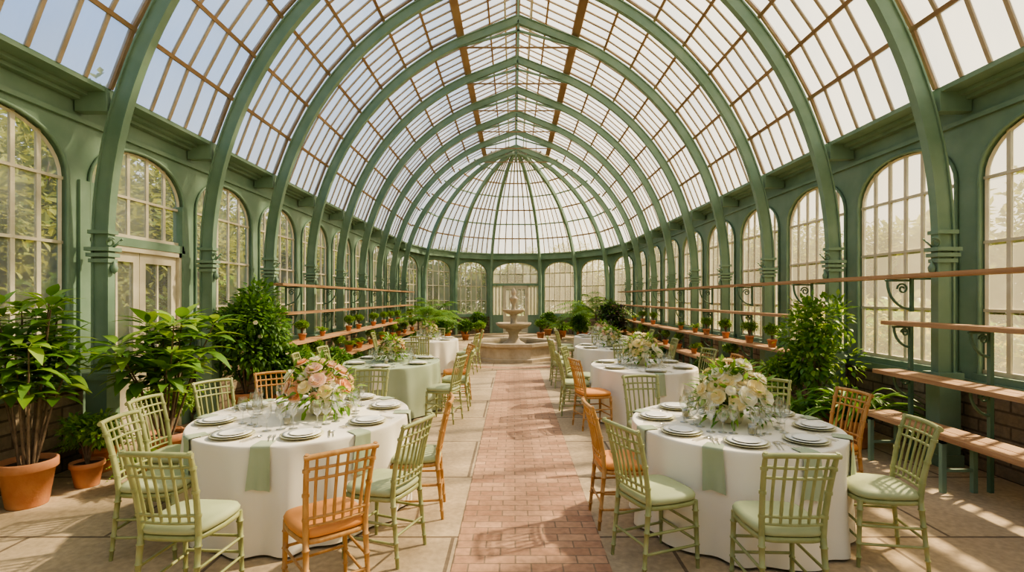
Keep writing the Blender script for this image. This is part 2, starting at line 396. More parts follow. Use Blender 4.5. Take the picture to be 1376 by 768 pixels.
for sx in (-1,1):
    for r,(x,z,a) in enumerate(rows):
        if r==0: continue
        w=.045 if r<NR else .16
        pu.bar((sx*x,Y0,z),(sx*x,YE,z),w,.06 if r<NR else .10,RUST,(sx*math.cos(a),0,math.sin(a)))
    pu.bar((sx*1.27,Y0,7.8),(sx*1.27,YE,7.8),.07,.07,RUST)
    pu.bar((sx*.65,Y0,8.08),(sx*.65,YE,8.08),.04,.05,RUST)
    pu.bar((sx*1.22,Y0,7.58),(sx*1.22,YE,7.58),.03,.03,BARM)
pu.bar((0,Y0,8.38),(0,YE,8.38),.10,.14,RUST)
for i in range(NB*2):
    ya=Y0+BAY*i/2; yb=ya+BAY/2
    for sx in (-.28,.28):
        pu.bar((sx,ya,7.7),(sx,yb,8.1),.02,.02,CREAM); pu.bar((sx,ya,8.1),(sx,yb,7.7),.02,.02,CREAM)
        if i%2==0: pu.bar((sx,ya,7.6),(sx,ya,8.3),.03,.03,CREAM,(0,1,0))
for sx in (-.28,.28):
    pu.bar((sx,Y0,7.7),(sx,YE,7.7),.03,.03,CREAM); pu.bar((sx,Y0,8.1),(sx,YE,8.1),.03,.03,CREAM)
# dome
def DP(th,ar,R_):
    a=math.radians(ar); rho=CC+R_*math.cos(a); t=math.radians(th)
    return Vector((rho*math.sin(t),YE+rho*KY*math.cos(t),CZ+R_*math.sin(a)))
ATOP=math.degrees(math.acos((.28-CC)/RG)); DR=8
dr=MB()
for i,t in enumerate(TH):
    tr=math.radians(t); out=Vector((math.sin(tr),math.cos(tr),0)); side=Vector((math.cos(tr),-math.sin(tr),0))
    P=[];Q=[]
    at=math.degrees(math.acos((.2-CC)/RR))
    if 0<i<7:
        P=[Vector((CR*math.sin(tr),YE+CR*KY*math.cos(tr),0)),Vector((CR*math.sin(tr),YE+CR*KY*math.cos(tr),1.5))]; Q=[out,out]
        for j in range(25):
            ar=at*j/24; P.append(DP(t,ar,RR)); a=math.radians(ar); Q.append(out*math.cos(a)+Vector((0,0,math.sin(a))))
        sweep(dr,P,Q,side,.11,.15,GREEN)
    if i<7:
        t2=TH[i+1]; nd=7 if i in (2,3,4) else 5
        for r in range(DR):
            ra=A0+(ATOP-A0)*r/DR; rb=A0+(ATOP-A0)*(r+1)/DR
            a0=DP(t,ra,RG);a1=DP(t2,ra,RG);b0=DP(t,rb,RG);b1=DP(t2,rb,RG)
            for j in range(nd):
                f=j/nd;g=(j+1)/nd
                ga.add([a0.lerp(a1,f),a0.lerp(a1,g),b0.lerp(b1,g),b0.lerp(b1,f)],[(0,1,2,3)],RGLASS)
                if j: gb.bar(a0.lerp(a1,f),b0.lerp(b1,f),.035,.045,BARM,out)
            if r: dr.bar(a0,a1,.05,.05,RUST if r%2 else GREEN)
        e0=DP(t,at,RR); e1=DP(t2,at,RR); dr.bar(e0,e1,.12,.12,GREEN)
        c0=Vector((4.5*math.sin(math.radians(t)),YE+4.5*KY*math.cos(math.radians(t)),3.8)); c1=Vector((4.5*math.sin(math.radians(t2)),YE+4.5*KY*math.cos(math.radians(t2)),3.8))
        dr.bar(c0,c1,.10,.3,GREEN)
top=[DP(t,ATOP,RG) for t in TH]; ga.add(top,[tuple(range(8))],RGLASS)
put('dome_iron_ribs',dr,(CX,0,0))
for y in (YE,Y0):
    ga.add([(-1.25,y,7.4),(1.25,y,7.4),(1.25,y,7.8),(0,y,8.4),(-1.25,y,7.8)],[(0,1,2,3,4)],RGLASS)
    for x in (-.8,-.4,0,.4,.8): gb.bar((x,y,7.4),(x,y,7.8+.6*(1-abs(x)/1.3)),.03,.03,BARM,(0,1,0))
prof=arcpts(RG,A0,A1,14)
for i in range(14):
    x0,z0,_=prof[i];x1,z1,_=prof[i+1]
    ga.add([(-x0,Y0,z0),(x0,Y0,z0),(x1,Y0,z1),(-x1,Y0,z1)],[(0,1,2,3)],RGLASS)
for i in range(-9,10):
    x=i*.45
    if abs(x)<4.25: gb.bar((x,Y0,EAVE),(x,Y0,CZ+math.sqrt(max(.1,RG**2-(abs(x)-CC)**2))),.04,.05,GREEN,(0,1,0))
put('glass_roof',ga,(CX,0,0)); put('roof_glazing_bars',gb,(CX,0,0)); put('roof_purlins',pu,(CX,0,0))

# ------------------------------------------------------------------ tiered shelves
def scroll(m,x,y,z,sx,s=1.0):
    pts=[(x,y,z-.30*s)]+[(x-sx*.24*s*math.sin(t*pi/2),y,z-.30*s+.27*s*(1-math.cos(t*pi/2))) for t in [j/8 for j in range(1,9)]]
    m.tube(pts,.014,GREEND,5)
    c=(x-sx*.09*s,z-.10*s)
    m.tube([(c[0]-sx*.055*s*math.cos(t)*(1-t/12),y,c[1]+.055*s*math.sin(t)*(1-t/12)) for t in [j*.55 for j in range(18)]],.011,GREEND,5)
    m.tube([(x-sx*.02,y,z-.02),(x-sx*.26*s,y,z-.02)],.013,GREEND,5)
def shelves(sx,y0,y1,tiers,posts,name):
    m=MB()
    T={0:(3.72,4.08,.52),1:(3.86,4.17,.97),2:(3.95,4.18,1.5),3:(3.97,4.2,2.0)}
    for t in tiers:
        a,b,z=T[t]
        n=2; w=(b-a)/n
        for q in range(n):
            xa=a+q*w; xb=a+(q+1)*w-.012
            m.box(min(sx*xa,sx*xb),max(sx*xa,sx*xb),y0,y1,z-.042,z,WOOD)
    for y in posts:
        if not(y0-.05<=y<=y1+.05): continue
        y=min(max(y,y0+.05),y1-.25)
        top=T[max(tiers)][2]-.04
        if len(tiers)>1: m.bar((sx*4.19,y+.13,0),(sx*4.19,y+.13,top),.035,.035,GREEND,(0,1,0))
        for t in tiers:
            a,b,z=T[t]
            if t>=1: scroll(m,sx*4.2,y+.13,z-.042,sx,.8 if t<3 else 1.1)
            if t==3: m.bar((sx*4.2,y+.13,z-.04),(sx*4.45,y+.13,z-.04),.03,.03,GREEND); m.bar((sx*4.2,y+.13,z-.4),(sx*4.2,y+.13,z-.04),.03,.03,GREEND,(0,1,0))
            if t==0:
                for xx in (a+.04,b-.04): m.bar((sx*xx,y+.13,0),(sx*xx,y+.13,z-.04),.04,.04,GREEN,(0,1,0))
                m.bar((sx*(a+.02),y+.13,z-.06),(sx*(b-.0),y+.13,z-.06),.04,.035,GREEN); m.bar((sx*(a+.04),y+.13,.2),(sx*(b-.04),y+.13,.2),.025,.025,GREEN)
    put(name,m,(CX,0,0))
cols=[Y0+BAY*k for k in range(NB+1)]
mid=sorted(cols+[c+BAY/2 for c in cols])
shelves(1,1.0,20.0,[3],cols,'bracketed_plank_shelf')
shelves(1,1.0,5.65,[0,1,2],mid,'tiered_plant_bench')
shelves(1,7.35,19.6,[0,1,2],cols,'tiered_plant_bench')
shelves(-1,8.7,19.6,[0,1,2],cols,'tiered_plant_bench')
shelves(-1,8.6,20.0,[3],cols,'bracketed_plank_shelf')

# ------------------------------------------------------------------ chairs
def chair_mesh(name,fr,cu):
    m=MB()
    def post(p,q,r0,r1,rings):
        p=Vector(p);q=Vector(q); pts=[];rs=[]
        ev=[0]+sum([[t-.012,t-.005,t+.005,t+.012] for t in rings],[])+[1]
        rr=[0]+sum([[0,.005,.005,0] for t in rings],[])+[0]
        for t,e in zip(ev,rr): pts.append(p.lerp(q,t)); rs.append(r0+(r1-r0)*t+e)
        m.tube(pts,rs,fr,8)
    for sx in (-1,1):
        post((sx*.185,.19,.0),(sx*.175,.175,.44),.012,.018,[.15,.35,.62,.85])
        post((sx*.175,-.225,0),(sx*.165,-.18,.46),.012,.018,[.15,.35,.62,.85])
        pts=[(sx*.165,-.18,.44),(sx*.168,-.19,.56),(sx*.175,-.215,.70),(sx*.182,-.25,.84),(sx*.187,-.28,.935)]
        m.tube(pts,[.018,.017,.016,.015,.012],fr,8)
        for t in (1,2,3):
            p=Vector(pts[t]); m.tube([p-Vector((0,0,.008)),p+Vector((0,0,.008))],.021,fr,8)
        for z,r in ((.15,.009),(.27,.009)): m.tube([(sx*.18,.18,z),(sx*.172,-.20,z)],r,fr,6)
    for z in (.15,.25): m.tube([(-.18,.182,z+.03),(.18,.182,z+.03)],.009,fr,6)
    m.tube([(-.172,-.205,.2),(.172,-.205,.2)],.009,fr,6)
    def yb(z): return -.18-.1*((z-.44)/.485)**1.4
    def rail(z,r,bow=.02,over=0):
        m.tube([((.17+.02*((z-.44)/.48)+over)*t,yb(z)-bow*(1-t*t),z+(.008*(1-t*t) if over else 0)) for t in [-1,-.66,-.33,0,.33,.66,1]],r,fr,8)
    rail(.915,.016,.02,.012); rail(.85,.009); rail(.79,.009); rail(.565,.010); rail(.52,.009)
    for i in range(6):
        t=-.72+1.44*i/5
        pts=[((.17+.02*((z-.44)/.48))*t,yb(z)-.02*(1-t*t),z) for z in (.52,.60,.70,.80,.915)]
        m.tube(pts,[.007,.010,.008,.009,.007],fr,6)
    def sq(w,d,z,e=4.5,n=28):
        o=[]
        for j in range(n):
            q=2*pi*j/n;c=math.cos(q);s=math.sin(q)
            o.append((math.copysign(abs(c)**(2/e),c)*(w-.012*(s<0)),math.copysign(abs(s)**(2/e),s)*d,z))
        return o
    def loft(rings,mat):
        n=len(rings[0]); vs=sum(rings,[]); fs=[(i*n+j,i*n+(j+1)%n,(i+1)*n+(j+1)%n,(i+1)*n+j) for i in range(len(rings)-1) for j in range(n)]
        m.add(vs,fs,mat,True); m.add(rings[0],[tuple(range(n))[::-1]],mat); m.add(rings[-1],[tuple(range(n))],mat,True)
    loft([sq(.195,.195,.415),sq(.205,.205,.42),sq(.205,.205,.44),sq(.195,.195,.446)],fr)
    loft([sq(.188,.185,.446),sq(.205,.202,.455),sq(.209,.206,.475),sq(.200,.197,.493),sq(.17,.168,.503),sq(.08,.08,.508,3)],cu)
    return m.mesh(name)
CM={'g':chair_mesh('chiavari_chair_sage',CH_G,CU_G),'o':chair_mesh('chiavari_chair_honey',CH_O,CU_O),'og':chair_mesh('chiavari_chair_honey_sage',CH_O,CU_G)}
TB=[(-1.78,4.40,.86,.96,WHITE,8),(1.75,4.10,.78,.82,WHITE,8),(-1.92,8.1,.74,.92,SAGE,6),(-2.05,12.4,.70,.85,WHITE,6),(1.92,7.6,.76,.88,WHITE,6),(2.0,10.5,.74,.82,WHITE,6),(2.3,13.3,.72,.8,WHITE,6)]
TK=-.12
CHS=[(-1.88,3.0,86,'g',0,0),(-1.10,3.00,128,'o',0,0),(-.90,3.55,160,'g',0,0),(-.86,4.2,185,'og',0,TK),(-2.47,3.6,4,'g',0,-.19),(-2.76,4.22,0,'g',0,TK),(-2.75,4.95,-30,'g',0,0),(-2.5,5.45,-55,'o',0,0),(-1.62,5.6,-88,'g',0,0),
(1.53,2.98,88,'g',1,0),(.95,3.42,22,'g',1,0),(.92,4.05,3,'o',1,TK),(1.38,5.15,-82,'g',1,0),(2.45,4.95,-120,'g',1,0),(2.74,4.5,188,'o',1,TK),(2.36,3.5,170,'g',1,TK),
(-1.0,7.3,165,'g',2,0),(-.92,8.1,180,'g',2,0),(-1.0,8.9,200,'o',2,0),(-2.95,7.6,10,'g',2,0),(-2.95,8.6,-5,'g',2,0),(-1.95,9.3,-90,'g',2,0),
(-1.1,11.9,170,'g',3,0),(-1.05,12.8,185,'g',3,0),(-3.05,12.1,5,'g',3,0),(-2.05,13.6,-90,'g',3,0),(-2.0,11.2,90,'g',3,0),
(1.08,6.95,15,'o',4,0),(.95,7.75,0,'g',4,0),(1.1,8.5,-20,'g',4,0),(2.95,7.4,178,'o',4,0),(2.9,8.2,195,'g',4,0),(1.95,8.75,-90,'g',4,0),
(1.0,10.1,8,'g',5,0),(1.0,10.9,-5,'g',5,0),(2.98,10.3,180,'g',5,0),(2.0,11.6,-90,'g',5,0),
(1.35,13.0,8,'g',6,0),(1.4,13.8,-8,'g',6,0),(3.3,13.2,180,'g',6,0),(2.35,14.4,-90,'g',6,0)]
for x,y,f,k,t,mgn in CHS:
    cx,cy,a,b,_,_=TB[t]; fx=math.cos(math.radians(f)); fy=math.sin(math.radians(f))
    for _i in range(60):
        bad=False
        for sd in (-.15,0,.15):
            px=x+fx*.21-fy*sd; py=y+fy*.21+fx*sd
            if ((px-cx)/(a+.01+mgn))**2+((py-cy)/(b+.01+mgn))**2<1: bad=True
        if not bad: break
        x-=fx*.015;y-=fy*.015
    put('chiavari_chair',CM[k],(x,y,.0),math.radians(f-90))

# ------------------------------------------------------------------ tables
def mk_rad(a,b,seed):
    rs=random.Random(seed); ph=[rs.uniform(0,6.28) for _ in range(4)]; nf=rs.choice([13,14,15])
    def rad(q,z):
        s=max(0,(.745-z)/.745)
        f=math.sin(nf*q+ph[0]+.6*math.sin(2*q+ph[3]))*.6+math.sin((nf+6)*q+ph[1])*.25+math.sin(5*q+ph[2])*.3
        off=.03*s+.048*(s**.6)*(f-.25)
        c,s_=math.cos(q),math.sin(q)
        return ((a+off)*c,(b+off)*s_)
    return rad
def cloth(a,b,rad,mat):
    m=MB(); n=220; zs=[.75,.748,.742,.73,.70,.64,.56,.46,.36,.26,.16,.08,.02]
    rings=[]
    for fr in (.3,.7,.95): rings.append([(a*fr*math.cos(2*pi*j/n),b*fr*math.sin(2*pi*j/n),.75) for j in range(n)])
    for i,z in enumerate(zs):
        sh=[.985,.993,.998,1,1,1,1,1,1,1,1,1,1][i]
        rings.append([(rad(2*pi*j/n,z)[0]*sh,rad(2*pi*j/n,z)[1]*sh,z) for j in range(n)])
    vs=sum(rings,[]); fs=[(i*n+j,i*n+(j+1)%n,(i+1)*n+(j+1)%n,(i+1)*n+j) for i in range(len(rings)-1) for j in range(n)]
    m.add(vs,fs,mat,True); m.add(rings[0],[tuple(range(n))],mat,True)
    for sx in (-1,1):
        for sy in (-1,1): m.tube([(sx*a*.5,sy*b*.5,.0),(sx*a*.5,sy*b*.5,.74)],.025,WOOD,8)
    return m
pm=MB(); pm.lathe([(0,.004),(.10,.004),(.135,.014),(.15,.018),(.151,.021),(.135,.018),(.10,.008),(0,.008)],RIM,n=32)
pm.lathe([(0,.012),(.075,.012),(.10,.022),(.130,.026),(.131,.029),(.10,.026),(.074,.017),(0,.017)],PORC,n=32)
pm.lathe([(0,.019),(.05,.019),(.075,.026),(.09,.032),(.091,.034),(.074,.029),(.05,.023),(0,.023)],PORC,n=28)
PL=pm.mesh('dinner_plate')
def glass_mesh(name,h,rb,bowl):
    g=MB(); hs=h*.45
    g.lathe([(0,.002),(.033,.002),(.034,.004),(.008,.009),(.004,.02),(.0038,hs-.01),(.008,hs),(rb*.7,hs+.02),(rb,hs+.02+bowl*.4),(rb*.95,hs+bowl*.75),(rb*.8,h)],TGL,n=16)
    return g.mesh(name)
WG=glass_mesh('wine_glass',.21,.038,.11); CG=glass_mesh('water_goblet',.17,.042,.09)
cm=MB()
def fork(m,x):
    m.bar((x,-.10,.004),(x,.04,.005),.007,.003,SILV); m.bar((x,.035,.006),(x,.055,.006),.022,.003,SILV)
    for q in (-.008,-.003,.003,.008): m.bar((x+q,.05,.006),(x+q,.095,.007),.003,.002,SILV)
def knife(m,x):
    m.bar((x,-.10,.004),(x,.0,.005),.010,.006,SILV); m.add([(x-.006,0,.005),(x+.008,0,.005),(x+.01,.07,.005),(x+.002,.105,.005),(x-.006,.09,.005)],[(0,1,2,3,4)],SILV)
fork(cm,-.185); fork(cm,-.215); knife(cm,.185); cm.bar((.212,-.10,.004),(.212,.03,.005),.006,.003,SILV); cm.lathe([(0,0),(.014,.003),(.016,.006)],SILV,(.212,.05,.002),10)
CS=cm.mesh('cutlery_set')
vm=MB(); vm.lathe([(0,.002),(.028,.002),(.032,.02),(.034,.075),(.031,.075),(.029,.02),(0,.012)],TGL,n=16); vm.lathe([(0,.012),(.024,.012),(.024,.05),(0,.052)],P_CR,n=12)
VC=vm.mesh('votive_candle')
def bloom(m,c,ax,Rr,mat,layers=4):
    c=Vector(c);ax=Vector(ax).normalized(); a=ax.orthogonal().normalized(); b=ax.cross(a)
    for L in range(layers):
        n=5+L; open_=.15+.28*L; rr=Rr*(.35+.65*(L+1)/layers)
        for j in range(n):
            q=2*pi*(j+.5*(L%2))/n+R()*.3; out=a*math.cos(q)+b*math.sin(q); sd=ax.cross(out)
            vs=[]
            for i in range(4):
                t=i/3
                rad_=rr*(math.sin(t*pi*.55)); h=rr*(1.05-open_*.7)*t**1.1 - (Rr*.25*L*t*t*.5)
                w=rr*(.25+.55*math.sin(pi*min(.95,t*.75+.1)))
                for u in (-1,0,1): vs.append(c+out*(rad_*(1-.12*abs(u)))+ax*(h+.0*u)+sd*(u*w*.62))
            fs=[(i*3+k,i*3+k+1,i*3+k+4,i*3+k+3) for i in range(3) for k in range(2)]
            m.add(vs,fs,mat,True)
def centerpiece(name,seed,mats,rad=.2,h=.2,nb=44):
    random.seed(seed); m=MB()
    m.lathe([(0,.002),(.07,.002),(.085,.03),(.08,.09),(.062,.12),(.068,.135)],RIM,n=20)
    for i in range(nb):
        el=math.asin(.02+.98*((i+.5)/nb))
        ph=i*2.399963
        d=Vector((math.cos(ph)*math.cos(el),math.sin(ph)*math.cos(el),math.sin(el)))
        p=Vector((0,0,.16))+Vector((d.x*rad,d.y*rad,d.z*h))*U(.78,1.2)
        m.tube([(0,0,.08),tuple(p*.6+Vector((0,0,.06))),tuple(p)],.003,L_MID,4,False)
        bloom(m,p,d+Vector((U(-.2,.2),U(-.2,.2),.15)),U(.038,.076),random.choice(mats),4)
    for i in range(260):
        ph=2*pi*R(); el=U(-.5,1.3); d=Vector((math.cos(ph)*math.cos(el),math.sin(ph)*math.cos(el),math.sin(el)))
        p=Vector((0,0,.16))+Vector((d.x*rad,d.y*rad,d.z*h))*U(.7,1.15)
        m.leaf(p,d+Vector((U(-.6,.6),U(-.6,.6),U(-.3,.5))),(U(-.4,.4),U(-.4,.4),1),U(.06,.12),U(.02,.04),random.choice([L_MID,L_BRI,L_MID]),3,.3)
    return m.mesh(name)
FC=[centerpiece('flower_centerpiece',11,[P_WH,P_WH,P_BL,P_PE,P_WH,P_BL,P_CR],.24,.23),centerpiece('flower_centerpiece',12,[P_WH,P_CR,P_WH,P_CR,P_WH],.23,.24),centerpiece('flower_centerpiece',13,[P_WH,P_CR,P_WH,P_BL],.17,.18,36)]
random.seed(99)
for ti,(cx,cy,a,b,mt,npl) in enumerate(TB):
    rad=mk_rad(a,b,ti+3)
    put('round_dining_table',cloth(a,b,rad,mt),(cx,cy,0))
    put('flower_centerpiece',FC[0 if ti==0 else 1 if ti in (1,4) else 2],(cx+(.12 if ti==0 else 0),cy+.02,.752),U(0,6),1.1 if ti<2 else 1.05)
    for k in range(npl):
        q=2*pi*(k+.5)/npl+ (0 if ti!=1 else .12)
        c,s=math.cos(q),math.sin(q)
        px,py=cx+(a-.20)*c,cy+(b-.20)*s
        rz=math.atan2(-s*b,-c*a)-pi/2
        put('dinner_plate',PL,(px,py,.7515),rz); 
        put('cutlery_set',CS,(px,py,.7515),rz)
        tq=q+ (.23 if ti<2 else .28)
        put('wine_glass',WG,(cx+(a-.40)*math.cos(tq),cy+(b-.40)*math.sin(tq),.7515)) 
        tq=q+.42; put('water_goblet',CG,(cx+(a-.45)*math.cos(tq),cy+(b-.45)*math.sin(tq),.7515))
        tq=q-.15; put('wine_glass',WG,(cx+(a-.46)*math.cos(tq),cy+(b-.46)*math.sin(tq),.7515)) 
        if ti<2 or k%2==0:
            nm=MB(); qn=q-.30 if ti<2 else q; vs=[]
            path=[(.86,.7555),(.95,.7565),(.985,.757),(1.0,.752),(1.0,.735),(1,.70),(1,.65),(1,.60),(1,.55),(1,.50),(1,.46)]
            for fr,z in path:
                dz=max(0,.74-z); w=.066+.045*dz*(1+.4*math.sin(k*2.1))
                for u in range(11):
                    t=-1+2*u/10; qq=qn+(t*w+.05*dz*math.sin(k*1.7))/((a+b)/2)
                    rx,ry=rad(qq,z if fr>=1 else .745)
                    e=.016+.05*dz*(.5+.5*math.sin(t*5.5+k*1.3))
                    ex=(rx*fr+ (math.cos(qq)*e if fr>=.99 else 0), ry*fr+(math.sin(qq)*e if fr>=.99 else 0))
                    vs.append((ex[0],ex[1],z+(.001 if fr<.99 else -.03*dz*math.sin(t*2+k))))
            nm.add(vs,[(i*11+u,i*11+u+1,(i+1)*11+u+1,(i+1)*11+u) for i in range(len(path)-1) for u in range(10)],SAGE if mt is WHITE else WHITE,True)
            put('linen_napkin',nm,(cx,cy,0))
    for k in range(3):
        q=k*2.1+.5; put('votive_candle',VC,(cx+.36*math.cos(q),cy+.36*math.sin(q),.7515))

# ------------------------------------------------------------------ fountain
f=MB(); r8=pi/8
f.lathe([(1.30,0),(1.30,.08),(1.22,.10),(1.20,.36),(1.24,.38),(1.30,.42),(1.30,.50),(1.08,.50),(1.06,.44),(1.06,.20),(0,.20)],STONE,n=8,smooth=False,rot=r8)
f.disc((0,0,.36),1.08,WATER,8,r8)
f.lathe([(.34,.20),(.34,.42),(.28,.46),(.20,.50),(.15,.58),(.13,.68),(.17,.76),(.24,.80),(.22,.83),(.40,.88),(.50,.96),(.52,1.02),(.49,1.02),(.40,.95),(.12,.93),(.10,1.0),(.08,1.12),(.11,1.20),(.09,1.25),(.20,1.29),(.31,1.36),(.33,1.41),(.30,1.41),(.2,1.36),(.08,1.35),(.06,1.45),(.05,1.55),(.09,1.62),(.10,1.68),(.13,1.72),(.09,1.76),(.05,1.80),(.07,1.86),(.075,1.92),(.04,2.0),(0,2.05)],STONE,n=28)
f.disc((0,0,.99),.45,WATER,28); f.disc((0,0,1.395),.28,WATER,28)
put('tiered_stone_fountain',f,(0.0,14.9,.006))

# ------------------------------------------------------------------ plants
def pot(m,r,h,n=24):
    m.lathe([(0,0),(r*.68,0),(r*.7,.01),(r*.92,h*.8),(r*1.0,h*.8),(r*1.03,h*.82),(r*1.03,h*.98),(r,h),(r*.92,h),(r*.88,h*.9),(r*.86,h*.86)],TERRA,n=n)
    m.disc((0,0,h*.88),r*.88,SOIL,n)
def rv(): 
    while 1:
        v=Vector((U(-1,1),U(-1,1),U(-1,1)))
        if .05<v.length<1: return v
def bigleaf(name,seed,H=1.4,stems=6,spread=.5,L=.24,W=.10,mat=L_MID,r=.2,ph=.36,nod=4,t0=.35):
    random.seed(seed); m=MB(); pot(m,r,ph)
    for i in range(stems):
        q=2*pi*i/stems+U(-.4,.4); top=Vector((math.cos(q)*spread*U(.3,1),math.sin(q)*spread*U(.3,1),ph+(H-ph)*U(.55,.93)))
        base=Vector((math.cos(q)*.05,math.sin(q)*.05,ph*.85)); midp=base.lerp(top,.5)+Vector((0,0,.08))
        m.tube([base,base.lerp(midp,.5),midp,top],[.012,.011,.009,.006],BARK,6)
        for k in range(nod):
            t=t0+(1-t0)*(k+1)/nod; p=base.lerp(midp,t*2) if t<.5 else midp.lerp(top,(t-.5)*2)
            nl=9 if k==nod-1 else 6
            for j in range(nl):
                a=2*pi*j/nl+U(-.3,.3)+k; el=U(-.15,.6) if k<nod-1 else U(-.1,1.0)
                d=Vector((math.cos(a)*math.cos(el),math.sin(a)*math.cos(el),math.sin(el)))
                s=p+d*.05; m.tube([p,s],.003,L_BRI,4,False)
                m.leaf(s,d,(0,0,1),L*U(.7,1.15),W*U(.8,1.15),random.choice([mat,mat,L_BRI]),5,U(.2,.6),.2)
    return m.mesh(name)
def bush(name,seed,H=1.5,rx=.4,nl=2600,L=.075,W=.035,mats=(L_MID,),r=.2,ph=.34,trunk=True,flowers=0,z0=None,ncl=26):
    random.seed(seed); m=MB()
    if r: pot(m,r,ph)
    else: ph=0
    zc=(H+(z0 if z0 is not None else ph+.15))/2; hz=(H-(z0 if z0 is not None else ph+.15))/2
    cl=[rv()*.75 for _ in range(ncl)]
    for c in cl:
        p=Vector((c.x*rx,c.y*rx,zc+c.z*hz)); m.tube([(0,0,ph*.85),(p.x*.3,p.y*.3,(ph+p.z)/2),tuple(p)],[.012,.008,.003],BARK,5,False)
    for i in range(nl):
        c=random.choice(cl); v=rv().normalized()*U(.22,.42)*(26/ncl)**.15; q=c+v
        p=Vector((q.x*rx,q.y*rx,zc+q.z*hz)); d=(v.normalized()+Vector((U(-.5,.5),U(-.5,.5),U(-.2,.5))))
        m.leaf(p,d,(U(-.5,.5),U(-.5,.5),1),L*U(.7,1.3),W*U(.7,1.3),random.choice(mats),1 if L<.06 else 3,.35)
    for i in range(flowers):
        c=random.choice(cl); v=rv().normalized()*.44; q=c+v; bloom(m,(q.x*rx,q.y*rx,zc+q.z*hz),v,.03,P_WH,2)
    return m.mesh(name)
def strap(name,seed,n=60,L=.7,W=.05,mat=L_DARK,r=.17,ph=.3,up=1.1):
    random.seed(seed); m=MB(); pot(m,r,ph)
    for i in range(n):
        q=2*pi*R(); el=U(.5,1.45); l=L*U(.6,1.1); out=Vector((math.cos(q),math.sin(q),0)); sd=Vector((-math.sin(q),math.cos(q),0))
        vs=[]; S=7
        for k in range(S+1):
            t=k/S; x=l*(math.cos(el)*t+.35*t*t*math.sin(el)); z=l*(math.sin(el)*t-.55*t*t*t)
            w=W*.5*math.sin(pi*min(.98,.12+t*.86))**.7; c=out*(.04+x)+Vector((0,0,ph*.9+z))
            vs+=[c+sd*w+Vector((0,0,w*.5)),c,c-sd*w+Vector((0,0,w*.5))]
        m.add(vs,[(k*3+j,k*3+j+1,k*3+j+4,k*3+j+3) for k in range(S) for j in range(2)],random.choice([mat,L_MID]),True)
    return m.mesh(name)
def fronds(name,seed,n=16,L=.8,mat=L_MID,r=.18,ph=.3,lw=.16,trunk=0,pin=18,pw=.022):
    random.seed(seed); m=MB()
    if r: pot(m,r,ph)
    z0=ph*.9+trunk
    if trunk: m.tube([(0,0,ph*.8),(.02,0,ph+trunk*.5),(0,0,z0)],[.04,.03,.025],BARK,8)
    for i in range(n):
        q=i*2.4+U(-.2,.2); el=U(.35,1.4); l=L*U(.7,1.1); out=Vector((math.cos(q),math.sin(q),0)); sd=Vector((-math.sin(q),math.cos(q),0)); P=[]
        for k in range(9):
            t=k/8; P.append(out*(l*(math.cos(el)*t+.3*t*t))+Vector((0,0,z0+l*(math.sin(el)*t-.5*t*t*t))))
        m.tube(P,[.006*(1-.8*k/8) for k in range(9)],L_BRI,4,False)
        for k in range(pin):
            t=.15+.85*k/pin; f_=t*8; a=int(min(7,f_)); p=P[a].lerp(P[a+1],f_-a); tg=(P[a+1]-P[a]).normalized()
            w=lw*math.sin(pi*min(.97,.2+t*.8))
            for s_ in (-1,1): m.leaf(p,sd*s_+tg*.6+Vector((0,0,-.1)),(0,0,1),w*U(.85,1.1),pw,mat,1 if lw<.12 else 3,.3)
    return m.mesh(name)
BL1=bigleaf('rubber_plant',21,1.85,12,.36,.20,.09,L_MID,.2,.38,5,.42)
BL2=bigleaf('umbrella_plant',22,1.58,11,.48,.28,.115,L_MID,.2,.36,4,.42)
BU1=bush('shrub_tall',23,1.95,.60,5200,.085,.042,(L_MID,L_DARK,L_MID),.2,.34,flowers=14)
BU2=bush('shrub_airy',24,1.85,.52,1900,.085,.05,(L_MID,L_BRI,L_MID),.2,.34,ncl=16)
BU3=bush('shrub_small',25,.72,.25,1300,.06,.03,(L_MID,L_BRI),.14,.24)
BU4=bush('shrub_purple',26,1.3,.45,2200,.1,.05,(L_PURP,L_DARK),.2,.3)
BU5=bush('shrub_dark',30,1.1,.42,2000,.09,.05,(L_DARK,L_MID),.2,.3,flowers=10)
ST1=strap('strap_plant',27,80,.75,.06,L_MID); ST2=strap('strap_plant_small',28,46,.4,.035,L_BRI,.12,.2)
FE1=fronds('fern',29,34,.36,L_BRI,.16,.26,.09,0,14,.02); PA1=fronds('palm',31,18,1.15,L_MID,.22,.34,.3,.5,20,.035)
def P(name,me,x,y,sc=1,rz=None,z=0): put(name,me,(x,y,z),R()*6 if rz is None else rz,sc)
random.seed(5)
P('potted_rubber_plant',BL1,-4.12,4.34,1.0,2.2); P('potted_umbrella_plant',BL2,-3.6,5.3,1.0,1.0)
P('potted_small_shrub',BU3,-3.98,4.78,.95); P('potted_fern',FE1,-4.2,5.2,1.0); P('potted_small_shrub',BU3,-3.95,5.85,1.05)
P('potted_fern',FE1,-3.45,4.75,.8)
P('potted_flowering_shrub',BU1,-3.95,7.55,1.08); P('potted_flowering_shrub',BU3,-3.5,8.3,1.35); P('potted_strap_leaf_plant',ST2,-3.5,7.0,.9)
P('potted_small_shrub',BU5,-3.3,9.6,.75); P('potted_flowering_shrub',BU5,-3.5,7.9,.9)
P('potted_leafy_shrub',BU2,4.0,6.75,1.0); P('potted_strap_leaf_plant',ST1,4.05,6.05,1.05); P('potted_shrub',BU3,3.75,7.1,1.3); P('potted_strap_leaf_plant',ST1,3.6,6.4,.85)
